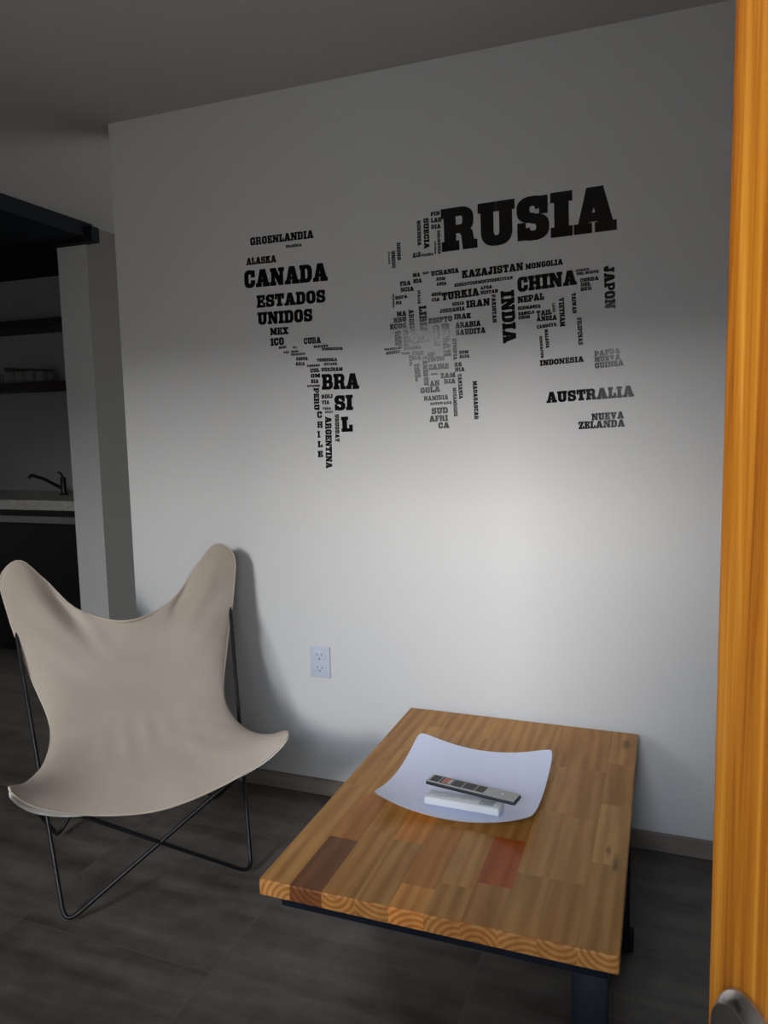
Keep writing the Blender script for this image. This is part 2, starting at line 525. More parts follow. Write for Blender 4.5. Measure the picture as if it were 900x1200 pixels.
S, F = 0.17, 0.83
G = {}
G['I'] = (.46, [R(.09, 0, .37, 1), R(0, 0, .46, S), R(0, F, .46, 1)])
G['H'] = (.88, [R(.07, 0, .31, 1), R(.57, 0, .81, 1), R(0, 0, .38, S), R(.50, 0, .88, S), R(0, F, .38, 1), R(.50, F, .88, 1), R(.3, .41, .58, .59)])
G['E'] = (.74, [R(.07, 0, .31, 1), R(0, F, .71, 1), R(0, 0, .74, S), R(.3, .42, .55, .58), R(.55, .66, .71, 1), R(.57, 0, .74, .36), R(.45, .34, .56, .66)])
G['F'] = (.70, [R(.07, 0, .31, 1), R(0, F, .70, 1), R(0, 0, .40, S), R(.3, .40, .54, .56), R(.54, .64, .70, 1), R(.44, .32, .55, .64)])
G['L'] = (.68, [R(.07, 0, .31, 1), R(0, F, .40, 1), R(0, 0, .68, S), R(.52, 0, .68, .42)])
G['T'] = (.78, [R(.26, 0, .52, 1), R(0, F, .78, 1), R(0, .60, .15, 1), R(.63, .60, .78, 1), R(.15, 0, .63, S)])
G['U'] = (.88, [R(.07, .3, .33, 1), R(.55, .3, .81, 1), R(0, F, .40, 1), R(.48, F, .88, 1)] + ring(.44, .34, .37, .35, .11, .17, 180, 360))
G['C'] = (.76, [R(.02, .36, .27, .64), R(.50, .62, .74, .70), R(.59, .62, .74, .98), R(.50, .30, .75, .38)] + ring(.385, .64, .365, .37, .115, .19, 0, 180) + ring(.385, .36, .365, .37, .115, .19, 180, 360))
G['O'] = (.80, [R(.02, .36, .28, .64), R(.52, .36, .78, .64)] + ring(.40, .64, .38, .37, .12, .19, 0, 180) + ring(.40, .36, .38, .37, .12, .19, 180, 360))
G['Q'] = (.80, G['O'][1] + [[(.42, .25), (.60, .25), (.84, -.08), (.62, -.08)]])
G['G'] = (.80, [R(.02, .36, .27, .64), R(.59, .62, .74, .98), R(.50, .62, .74, .70), R(.52, .06, .77, .48), R(.42, .36, .80, .50)] + ring(.385, .64, .365, .37, .115, .19, 0, 180) + ring(.385, .36, .365, .37, .115, .19, 180, 360))
G['D'] = (.82, [R(.07, 0, .32, 1), R(0, 0, .30, S), R(0, F, .30, 1), R(.2, F, .44, 1), R(.2, 0, .44, S), R(.55, .38, .80, .62)] + ring(.43, .60, .37, .40, .12, .23, 0, 90, 8) + ring(.43, .40, .37, .40, .12, .23, 270, 360, 8))
G['P'] = (.78, [R(.07, 0, .32, 1), R(0, 0, .42, S), R(0, F, .30, 1), R(.2, .85, .46, 1), R(.3, .36, .46, .51)] + ring(.45, .68, .32, .32, .11, .18, -90, 90))
G['B'] = (.82, [R(.07, 0, .32, 1), R(0, 0, .30, S), R(0, F, .30, 1), R(.2, .85, .46, 1), R(.2, 0, .46, .15), R(.3, .44, .48, .58)] + ring(.45, .725, .30, .275, .10, .135, -90, 90) + ring(.45, .29, .36, .29, .13, .15, -90, 90))
G['R'] = (.88, [R(.07, 0, .32, 1), R(0, 0, .40, S), R(0, F, .30, 1), R(.2, .85, .48, 1), R(.3, .42, .48, .56), [(.40, .50), (.60, .53), (.76, .40), (.80, .15), (.88, .15), (.88, 0), (.56, 0), (.53, .34)]] + ring(.46, .71, .33, .29, .11, .15, -90, 90))
G['K'] = (.90, [R(.07, 0, .32, 1), R(0, 0, .40, S), R(0, F, .40, 1), [(.3, .40), (.3, .64), (.50, .86), (.78, .86), (.50, .52)], R(.46, F, .84, 1), [(.38, .50), (.56, .64), (.84, .14), (.56, .14)], R(.48, 0, .90, S)])
G['A'] = (.94, [[(.08, .1), (.25, .1), (.50, .86), (.50, 1), (.30, 1)], [(.40, 1), (.64, 1), (.88, .1), (.60, .1), (.42, .80)], R(.22, .26, .72, .40), R(0, 0, .36, S), R(.50, 0, .94, S)])
G['N'] = (.94, [R(.08, 0, .27, 1), R(.67, 0, .86, 1), [(.08, 1), (.36, 1), (.86, 0), (.60, 0)], R(0, F, .3, 1), R(0, 0, .35, S), R(.58, F, .94, 1)])
G['M'] = (1.08, [R(.08, 0, .26, 1), R(.77, 0, 1.01, 1), [(.08, 1), (.34, 1), (.62, .28), (.48, .08)], [(1.0, 1), (.74, 1), (.46, .28), (.60, .08)], R(0, 0, .34, S), R(.69, 0, 1.08, S), R(0, F, .3, 1), R(.78, F, 1.08, 1)])
G['S'] = (.76, [R(.58, .62, .72, .98), R(.03, .02, .17, .38)] + ring(.375, .715, .355, .285, .105, .12, 12, 272, 18) + ring(.385, .285, .365, .285, .115, .12, -168, 92, 18) + [[(.36, .43), (.40, .43), (.44, .57), (.34, .60)]])
G['J'] = (.66, [R(.31, .28, .56, 1), R(.20, F, .66, 1)] + ring(.29, .29, .27, .30, .03, .12, 180, 360) + [R(.02, .26, .22, .42)])
G['V'] = (.92, [[(.06, 1), (.34, 1), (.54, .30), (.54, 0), (.36, 0)], [(.86, 1), (.68, 1), (.44, .20), (.40, 0), (.54, 0)], R(0, F, .42, 1), R(.56, F, .92, 1)])
G['W'] = (1.20, [[(.06, 1), (.30, 1), (.42, .30), (.42, 0), (.26, 0)], [(.62, .9), (.50, .9), (.32, .12), (.30, 0), (.42, 0)], [(.50, .95), (.70, .95), (.86, .2), (.88, 0), (.72, 0)], [(1.14, 1), (.98, 1), (.80, .2), (.74, 0), (.88, 0)], R(0, F, .38, 1), R(.82, F, 1.20, 1)])
G['Y'] = (.90, [R(.32, 0, .58, .48), R(.20, 0, .70, S), [(.06, .9), (.34, .9), (.55, .46), (.33, .40)], [(.84, .9), (.66, .9), (.40, .46), (.56, .40)], R(0, F, .42, 1), R(.56, F, .90, 1)])
G['Z'] = (.72, [R(0, F, .70, 1), R(0, 0, .72, S), [(.42, .9), (.70, .9), (.30, .1), (.02, .1)], R(0, .62, .14, 1), R(.58, 0, .72, .38)])
G['X'] = (.90, [[(.06, .9), (.36, .9), (.84, .1), (.54, .1)], [(.84, .9), (.64, .9), (.06, .1), (.26, .1)], R(0, F, .42, 1), R(.52, F, .88, 1), R(0, 0, .38, S), R(.48, 0, .90, S)])
G[' '] = (.30, [])


def dilate(poly, d):
    """grow a polygon outwards by d (mitred)"""
    a = sum(poly[i - 1][0] * poly[i][1] - poly[i][0] * poly[i - 1][1] for i in range(len(poly)))
    P = [Vector(p) for p in (poly if a > 0 else poly[::-1])]
    out_ = []
    n_ = len(P)
    for i in range(n_):
        e0 = P[i] - P[i - 1]; e1 = P[(i + 1) % n_] - P[i]
        if e0.length < 1e-6: e0 = e1
        if e1.length < 1e-6: e1 = e0
        e0.normalize(); e1.normalize()
        n0 = Vector((e0.y, -e0.x)); n1 = Vector((e1.y, -e1.x))
        m = n0 + n1
        k = max(0.6, m.length_squared / 2)
        out_.append(P[i] + m * (d / k))
    return out_


from mathutils.geometry import delaunay_2d_cdt
GLYPH = {}
DIL = 0.038


def glyph(ch):
    """one clean outline-filled mesh per letter: the union of its strokes"""
    if ch not in GLYPH:
        vs, fs = [], []
        for poly in G[ch][1]:
            q = dilate(poly, DIL)
            fs.append(list(range(len(vs), len(vs) + len(q))))
            vs += [Vector((p.x, (p.y + DIL) / (1 + 2 * DIL))) for p in q]
        if not fs:
            GLYPH[ch] = ([], [])
        else:
            v2, _e, f2, _ov, _oe, of = delaunay_2d_cdt(vs, [], fs, 0, 1e-5)
            GLYPH[ch] = (v2, [f for f, o in zip(f2, of) if o])
    return GLYPH[ch]


def word_bm(bm, text, orient, x0, z0, x1, z1, h, y):
    gap = 0.10
    adv, tot = [], 0.0
    for ch in text:
        adv.append(tot); tot += G[ch][0] + gap
    tot -= gap
    b = Vector((x1 - x0, z1 - z0)); ln = b.length; b = b / ln
    up = Vector((-b.y, b.x))
    sx = ln / tot
    for ch, a in zip(text, adv):
        v2, f2 = glyph(ch)
        vs = []
        for p in v2:
            q = Vector((x0, z0)) + b * ((a + p.x) * sx) + up * (p.y * h)
            vs.append(bm.verts.new((q.x, y, q.y)))
        for fc in f2:
            f = bm.faces.new([vs[i] for i in fc])
            f.normal_update()
            if f.normal.y > 0:
                f.normal_flip()


WORDS = [
    [('RUSIA', 'h', -0.6791, 1.9187, -0.1478, 1.9304, 0.1330)],
    [('GROENLANDIA', 'h', -1.3876, 2.0092, -1.1404, 2.0099, 0.0272)],
    [('ISLANDIA', 'h', -1.2478, 1.9877, -1.1862, 1.9873, 0.0097)],
    [('ALASKA', 'h', -1.4067, 1.9433, -1.2879, 1.9429, 0.0248)],
    [('CANADA', 'h', -1.4174, 1.8642, -1.0928, 1.8634, 0.0608)],
    [('ESTADOS', 'h', -1.3697, 1.7920, -1.1028, 1.7916, 0.0437), ('UNIDOS', 'h', -1.3689, 1.7323, -1.1544, 1.7311, 0.0441)],
    [('MEX', 'h', -1.3207, 1.6934, -1.2491, 1.6932, 0.0255), ('ICO', 'h', -1.3202, 1.6557, -1.2675, 1.6575, 0.0268)],
    [('CUBA', 'h', -1.1889, 1.6543, -1.1241, 1.6553, 0.0219)],
    [('BELICE', 'h', -1.2885, 1.6438, -1.2594, 1.6458, 0.0089)],
    [('ISLA', 'h', -1.2332, 1.6432, -1.2174, 1.6429, 0.0071)],
    [('SAL', 'h', -1.2700, 1.6270, -1.2483, 1.6274, 0.0077)],
    [('HOND', 'h', -1.2405, 1.6276, -1.2119, 1.6278, 0.0077)],
    [('NICARAGUA', 'h', -1.2409, 1.6175, -1.1848, 1.6187, 0.0077)],
    [('COSTA', 'h', -1.2216, 1.5999, -1.1762, 1.5994, 0.0118), ('RICA', 'h', -1.2230, 1.5821, -1.1888, 1.5823, 0.0118)],
    [('PANAMA', 'h', -1.1797, 1.5751, -1.1307, 1.5755, 0.0088)],
    [('HAITI', 'h', -1.1516, 1.6393, -1.0972, 1.6401, 0.0087)],
    [('DOMINICANA', 'h', -1.1204, 1.6294, -1.0427, 1.6281, 0.0096)],
    [('VENEZUELA', 'h', -1.1413, 1.5918, -1.0644, 1.5910, 0.0105)],
    [('GUYANA', 'h', -1.1146, 1.5773, -1.0648, 1.5765, 0.0099)],
    [('SURINAM', 'h', -1.1250, 1.5573, -1.0448, 1.5561, 0.0134)],
    [('COL', 'h', -1.1674, 1.5556, -1.1326, 1.5561, 0.0141), ('OM', 'h', -1.1663, 1.5375, -1.1303, 1.5378, 0.0136), ('BIA', 'h', -1.1660, 1.5185, -1.1375, 1.5180, 0.0136)],
    [('ECUADOR', 'h', -1.1821, 1.5058, -1.1323, 1.5060, 0.0071)],
    [('BRA', 'h', -1.1235, 1.4944, -0.9858, 1.4924, 0.0540), ('SI', 'h', -1.0769, 1.4206, -1.0103, 1.4212, 0.0528), ('L', 'h', -1.0521, 1.3464, -1.0133, 1.3472, 0.0525)],
    [('PERU', 'v', -1.1573, 1.5010, -1.1575, 1.4251, 0.0212)],
    [('BOLI', 'h', -1.1271, 1.4638, -1.0844, 1.4645, 0.0139), ('VIA', 'h', -1.1271, 1.4436, -1.0981, 1.4443, 0.0133)],
    [('PARA', 'h', -1.1237, 1.4251, -1.0921, 1.4254, 0.0083), ('GUAY', 'h', -1.1149, 1.4124, -1.0844, 1.4128, 0.0083)],
    [('URUGUAY', 'v', -1.0786, 1.4082, -1.0786, 1.3117, 0.0157)],
    [('C', 'h', -1.1459, 1.3964, -1.1279, 1.3966, 0.0233), ('H', 'h', -1.1463, 1.3617, -1.1264, 1.3620, 0.0233), ('I', 'h', -1.1461, 1.3275, -1.1368, 1.3280, 0.0234), ('L', 'h', -1.1466, 1.2938, -1.1293, 1.2942, 0.0223), ('E', 'h', -1.1471, 1.2588, -1.1284, 1.2596, 0.0223)],
    [('ARGENTINA', 'v', -1.1159, 1.4002, -1.1183, 1.2203, 0.0244)],
    [('REINO', 'v', -0.8386, 1.9631, -0.8367, 1.9075, 0.0126), ('UNIDO', 'v', -0.8583, 1.9378, -0.8560, 1.8835, 0.0132)],
    [('IRLANDA', 'v', -0.8691, 1.9367, -0.8681, 1.8967, 0.0057)],
    [('NORUEGA', 'v', -0.7678, 2.0250, -0.7655, 1.9468, 0.0126)],
    [('SUECIA', 'v', -0.7456, 2.0295, -0.7435, 1.9349, 0.0183)],
    [('FIN', 'h', -0.7196, 2.0343, -0.6895, 2.0343, 0.0127), ('LAN', 'h', -0.7196, 2.0144, -0.6843, 2.0136, 0.0143), ('DIA', 'h', -0.7187, 1.9940, -0.6874, 1.9936, 0.0133)],
    [('BIELORRUSIA', 'v', -0.6992, 1.9866, -0.6967, 1.9137, 0.0098)],
    [('LETONIA', 'v', -0.7091, 1.9551, -0.7088, 1.9143, 0.0052)],
    [('ALE', 'h', -0.7829, 1.9095, -0.7558, 1.9118, 0.0151)],
    [('MA', 'h', -0.7836, 1.8481, -0.7586, 1.8486, 0.0131), ('NIA', 'h', -0.7824, 1.8283, -0.7539, 1.8287, 0.0136)],
    [('POLONIA', 'h', -0.7541, 1.9111, -0.7131, 1.9115, 0.0086)],
    [('UCRANIA', 'h', -0.7207, 1.8459, -0.6281, 1.8493, 0.0156)],
    [('FRA', 'h', -0.8287, 1.8237, -0.7923, 1.8242, 0.0145), ('NCIA', 'h', -0.8269, 1.8037, -0.7822, 1.8048, 0.0143)],
    [('REP', 'h', -0.7497, 1.8539, -0.7287, 1.8542, 0.0076)],
    [('RUM', 'h', -0.7035, 1.8298, -0.6741, 1.8306, 0.0102), ('ANIA', 'h', -0.7028, 1.8141, -0.6700, 1.8146, 0.0102)],
    [('ESPA', 'h', -0.8460, 1.7811, -0.8040, 1.7834, 0.0110), ('NA', 'h', -0.8448, 1.7644, -0.8237, 1.7647, 0.0111)],
    [('PORTUGAL', 'v', -0.8571, 1.8005, -0.8559, 1.7546, 0.0067)],
    [('ITALIA', 'v', -0.7689, 1.8045, -0.7673, 1.7605, 0.0094)],
    [('GRE', 'h', -0.7201, 1.7815, -0.6882, 1.7831, 0.0108), ('CIA', 'h', -0.7197, 1.7646, -0.6936, 1.7651, 0.0114)],
    [('TURKIA', 'h', -0.6849, 1.7658, -0.5625, 1.7722, 0.0249)],
    [('KAZAJISTAN', 'h', -0.6173, 1.8300, -0.4217, 1.8383, 0.0244)],
    [('AZERBTURKMENUZBEKISTAN', 'h', -0.6444, 1.8055, -0.4543, 1.8139, 0.0106)],
    [('AFGA', 'h', -0.5580, 1.7896, -0.5201, 1.7916, 0.0106), ('NISTAN', 'h', -0.5572, 1.7747, -0.5013, 1.7764, 0.0114)],
    [('SIRIA', 'h', -0.6507, 1.7459, -0.6109, 1.7478, 0.0113)],
    [('JORDANIA', 'h', -0.6929, 1.7259, -0.6091, 1.7294, 0.0130)],
    [('IRAN', 'h', -0.6039, 1.7360, -0.5275, 1.7392, 0.0232)],
    [('PAKISTAN', 'v', -0.5221, 1.7714, -0.5183, 1.6841, 0.0132)],
    [('IRAK', 'h', -0.6448, 1.7030, -0.5893, 1.7030, 0.0170)],
    [('ARABIA', 'h', -0.6408, 1.6740, -0.5578, 1.6767, 0.0183), ('SAUDITA', 'h', -0.6396, 1.6513, -0.5423, 1.6543, 0.0186)],
    [('INDIA', 'v', -0.4931, 1.7784, -0.4855, 1.6188, 0.0430)],
    [('CHINA', 'h', -0.4380, 1.7729, -0.2589, 1.7810, 0.0450)],
    [('MONGOLIA', 'h', -0.4140, 1.8395, -0.3003, 1.8445, 0.0177)],
    [('COREA', 'h', -0.2613, 1.8182, -0.2220, 1.8207, 0.0076), ('DEL NORTE', 'h', -0.2582, 1.8088, -0.1939, 1.8107, 0.0081)],
    [('COREA', 'h', -0.2478, 1.7866, -0.1937, 1.7896, 0.0116), ('DEL', 'h', -0.2462, 1.7738, -0.2175, 1.7755, 0.0106), ('SUR', 'h', -0.2461, 1.7601, -0.2138, 1.7621, 0.0109)],
    [('JAPON', 'v', -0.1797, 1.8274, -0.1742, 1.7025, 0.0307)],
    [('NEPAL', 'h', -0.4379, 1.7384, -0.3568, 1.7442, 0.0208)],
    [('BIRMANIA', 'h', -0.4379, 1.7174, -0.3672, 1.7201, 0.0110)],
    [('BANGLA', 'h', -0.4363, 1.7005, -0.3861, 1.7038, 0.0105), ('DESH', 'h', -0.4363, 1.6889, -0.4004, 1.6907, 0.0100)],
    [('TAIL', 'h', -0.3792, 1.6955, -0.3330, 1.6974, 0.0156), ('ANDIA', 'h', -0.3792, 1.6788, -0.3178, 1.6798, 0.0151)],
    [('LAOS', 'v', -0.3316, 1.7304, -0.3299, 1.7034, 0.0078)],
    [('VIETNAM', 'v', -0.3125, 1.7449, -0.3073, 1.6579, 0.0161)],
    [('TAIWAN', 'v', -0.2740, 1.7557, -0.2699, 1.6951, 0.0128)],
    [('FILIPINAS', 'v', -0.2570, 1.6814, -0.2512, 1.5987, 0.0138)],
    [('CAMBOYA', 'h', -0.3780, 1.6562, -0.3177, 1.6612, 0.0109)],
    [('MALASIA', 'v', -0.3553, 1.6522, -0.3498, 1.5954, 0.0105)],
    [('SINGAPUR', 'v', -0.3711, 1.6333, -0.3655, 1.5646, 0.0085)],
    [('INDONESIA', 'h', -0.3681, 1.5410, -0.2354, 1.5478, 0.0178)],
    [('PAPUA', 'h', -0.2025, 1.5626, -0.1287, 1.5680, 0.0161), ('NUEVA', 'h', -0.2023, 1.5451, -0.1275, 1.5502, 0.0156), ('GUINEA', 'h', -0.2011, 1.5255, -0.1183, 1.5309, 0.0174)],
    [('AUSTRALIA', 'h', -0.3464, 1.4251, -0.0873, 1.4368, 0.0341)],
    [('NUEVA', 'h', -0.2090, 1.3671, -0.1149, 1.3718, 0.0219), ('ZELANDA', 'h', -0.2478, 1.3415, -0.1120, 1.3469, 0.0230)],
    [('MA', 'h', -0.8416, 1.7258, -0.8091, 1.7271, 0.0161), ('RRU', 'h', -0.8532, 1.7054, -0.8089, 1.7074, 0.0164), ('ECOS', 'h', -0.8664, 1.6847, -0.8093, 1.6869, 0.0173)],
    [('ARGELIA', 'v', -0.8008, 1.7445, -0.7972, 1.6575, 0.0179)],
    [('LIBIA', 'v', -0.7656, 1.7525, -0.7614, 1.6650, 0.0260)],
    [('EGIPTO', 'h', -0.7315, 1.6940, -0.6517, 1.6986, 0.0177)],
    [('MALI', 'v', -0.8214, 1.6785, -0.8187, 1.6266, 0.0180)],
    [('CABO', 'v', -0.8392, 1.6782, -0.8370, 1.6206, 0.0127), ('VERDE', 'v', -0.8513, 1.6776, -0.8495, 1.6312, 0.0115)],
    [('NIGER', 'h', -0.8015, 1.6335, -0.7288, 1.6355, 0.0194)],
    [('BURKINA', 'h', -0.8193, 1.6141, -0.7586, 1.6155, 0.0111)],
    [('GAMBIA', 'h', -0.8889, 1.6170, -0.8325, 1.6190, 0.0073)],
    [('GUINEA', 'h', -0.8828, 1.6022, -0.8315, 1.6057, 0.0101)],
    [('TOGO', 'h', -0.8274, 1.5993, -0.7982, 1.5995, 0.0084)],
    [('NIGE', 'h', -0.7913, 1.5966, -0.7517, 1.5968, 0.0128), ('RIA', 'h', -0.7916, 1.5801, -0.7612, 1.5811, 0.0140)],
    [('GHANA', 'v', -0.8021, 1.5969, -0.8003, 1.5618, 0.0090)],
    [('GABON', 'v', -0.7757, 1.5671, -0.7725, 1.5221, 0.0107), ('CONGO', 'v', -0.7846, 1.5661, -0.7802, 1.5097, 0.0081)],
    [('CAMERUN', 'v', -0.7551, 1.5898, -0.7506, 1.4945, 0.0166)],
    [('CHAD', 'v', -0.7184, 1.6871, -0.7149, 1.6209, 0.0216)],
    [('SUDAN', 'v', -0.6878, 1.6920, -0.6818, 1.5860, 0.0249)],
    [('ETIOPIA', 'v', -0.6517, 1.6420, -0.6487, 1.5734, 0.0129)],
    [('SOM', 'h', -0.6293, 1.5921, -0.5985, 1.5927, 0.0104), ('ALIA', 'h', -0.6294, 1.5779, -0.5952, 1.5789, 0.0109)],
    [('REP', 'h', -0.7359, 1.5877, -0.7124, 1.5892, 0.0144), ('CENTRO', 'h', -0.7347, 1.5709, -0.6790, 1.5749, 0.0138)],
    [('ZAIRE', 'h', -0.7321, 1.5449, -0.6654, 1.5472, 0.0172)],
    [('KE', 'h', -0.6446, 1.5512, -0.6216, 1.5523, 0.0137), ('NIA', 'h', -0.6433, 1.5352, -0.6123, 1.5360, 0.0137)],
    [('UGANDA', 'h', -0.7264, 1.5280, -0.7029, 1.5284, 0.0061)],
    [('ZAM', 'h', -0.6928, 1.5160, -0.6435, 1.5181, 0.0166), ('BIA', 'h', -0.6813, 1.4975, -0.6431, 1.4982, 0.0163)],
    [('AN', 'h', -0.7298, 1.4915, -0.6969, 1.4925, 0.0184), ('GOLA', 'h', -0.7623, 1.4691, -0.6954, 1.4729, 0.0190)],
    [('TANZANIA', 'v', -0.6356, 1.5274, -0.6311, 1.4472, 0.0132)],
    [('MOZAMBIQUE', 'v', -0.6524, 1.4839, -0.6490, 1.3906, 0.0122)],
    [('MADAGASCAR', 'v', -0.5850, 1.5025, -0.5801, 1.3793, 0.0142)],
    [('NAMIBIA', 'h', -0.7513, 1.4445, -0.6682, 1.4469, 0.0157)],
    [('BOTSWANA', 'h', -0.7292, 1.4292, -0.6559, 1.4321, 0.0090)],
    [('SUD', 'h', -0.7246, 1.3995, -0.6693, 1.4018, 0.0205), ('AFRI', 'h', -0.7329, 1.3740, -0.6695, 1.3763, 0.0205), ('CA', 'h', -0.7021, 1.3519, -0.6654, 1.3532, 0.0197)],
]
map_root = thing('world_map_decal', 'world map made of black country names stuck on the white wall', 'wall decal', (-0.73, WY, 1.36))
for lines in WORDS:
    bm = BM()
    for (t, o_, x0, z0, x1, z1, h) in lines:
        word_bm(bm, t, o_, x0 + 0.73, z0 - 1.36, x1 + 0.73, z1 - 1.36, h, -0.0007)
    me = bpy.data.meshes.new('country_name'); bm.to_mesh(me); bm.free()
    me.materials.append(M_vinyl)
    o = bpy.data.objects.new('country_name', me); COL.objects.link(o); o.parent = map_root
    o['label'] = 'lettering that reads ' + ' '.join(l[0] for l in lines)

# ------------------------------------------------------------------ wall sockets
def wall_plate(name, label, cat, loc, rotz, w, h, duplex=True):
    t = thing(name, label, cat, loc, rotz)           # local -Y points out of the wall
    bm = BM(); box(bm, -w / 2, w / 2, -0.007, 0.0, -h / 2, h / 2, 0.003, 3)
    obj('cover_plate', bm, M_plastic_w if not duplex else M_socket, t, True)
    for s in (1, -1):
        cz = s * h * 0.19
        bm = BM(); box(bm, -w * .30, w * .30, -0.0095, -0.006, cz - h * .135, cz + h * .135, 0.002, 2)
        c = obj('socket' if duplex else 'switch', bm, M_socket, t, True)
        bm = BM()
        if duplex:
            for k in (-1, 1):
                box(bm, k * w * .11 - .0012, k * w * .11 + .0012, -0.0099, -0.009, cz + s * 0.002, cz + s * 0.002 + 0.009)
            lathe(bm, [(0, 0), (.003, 0), (.003, .001), (0, .001)], 12, Matrix.Translation((0, -0.009, cz - 0.009 * 1)) @ Matrix.Rotation(math.pi / 2, 4, 'X'))
        else:
            box(bm, -w * .25, w * .25, -0.0102, -0.009, cz - .001, cz + .001)
        obj('pin_slot' if duplex else 'groove', bm, M_slot, c)
    return t


wall_plate('power_outlet', 'white double power outlet low on the white wall beside the chair', 'outlet', (-1.162, WY, 0.510), 0, 0.080, 0.116)
wall_plate('light_switch', 'small double switch plate on the dark side of the kitchen partition', 'light switch', (-3.03, 4.27, 1.235), math.pi / 2, 0.10, 0.125, False)

# ------------------------------------------------------------------ coffee table
TX0, TX1, TY0, TY1, TZ, TT = -0.797, -0.0545, 1.312, 2.349, 0.400, 0.037
table = thing('coffee_table', 'low pine butcher-block coffee table with dark steel legs', 'coffee table', (TX0, TY0, 0))
TW, TD = TX1 - TX0, TY1 - TY0
ncol = 10
cw = TW / ncol
tones = [(0.454, 0.223, 0.061), (0.482, 0.242, 0.069), (0.433, 0.208, 0.054), (0.495, 0.255, 0.076), (0.454, 0.230, 0.065), (0.420, 0.205, 0.055)]
special = {}
rnd = random.Random(11)
cuts = []
for c in range(ncol):
    ys = [0.0]
    y = rnd.uniform(0.10, 0.30)
    while y < TD - 0.08:
        ys.append(y); y += rnd.uniform(0.19, 0.33)
    ys.append(TD)
    cuts.append(ys)
cuts[1] = [0.0, 0.205, 0.42, 0.70, 0.90, TD]
cuts[6] = [0.0, 0.138, 0.325, 0.56, 0.82, TD]
cuts[4] = [0.0, 0.085, 0.34, 0.60, 0.86, TD]
cuts[9] = [0.0, 0.29, 0.56, 0.80, TD]
cuts[8] = [0.0, 0.20, 0.47, 0.74, TD]
special[(1, 0)] = (0.191, 0.077, 0.026); special[(1, 1)] = (0.421, 0.171, 0.041)
special[(6, 1)] = (0.452, 0.104, 0.018); special[(4, 1)] = (0.495, 0.206, 0.048); special[(4, 0)] = (0.688, 0.302, 0.075)
special[(3, 1)] = (0.612, 0.239, 0.051)
special[(9, 0)] = (0.454, 0.232, 0.065); special[(9, 1)] = (0.545, 0.296, 0.091)
bm = BM()
ltone = bm.faces.layers.float_vector.new('tone'); lseed = bm.faces.layers.float_vector.new('seed')
ed = 0.004   # eased edge


def quad(vs, tone, seed, mi=0, smooth=False):
    f = bm.faces.new([bm.verts.new(v) for v in vs]); f[ltone] = tone; f[lseed] = seed; f.material_index = mi; f.smooth = smooth
    return f


def prof_edge(n=4):     # eased corner from the top plane down to the side plane: (inset, drop)
    return [(ed - ed * math.sin(math.pi / 2 * k / n), ed - ed * math.cos(math.pi / 2 * k / n)) for k in range(n + 1)]


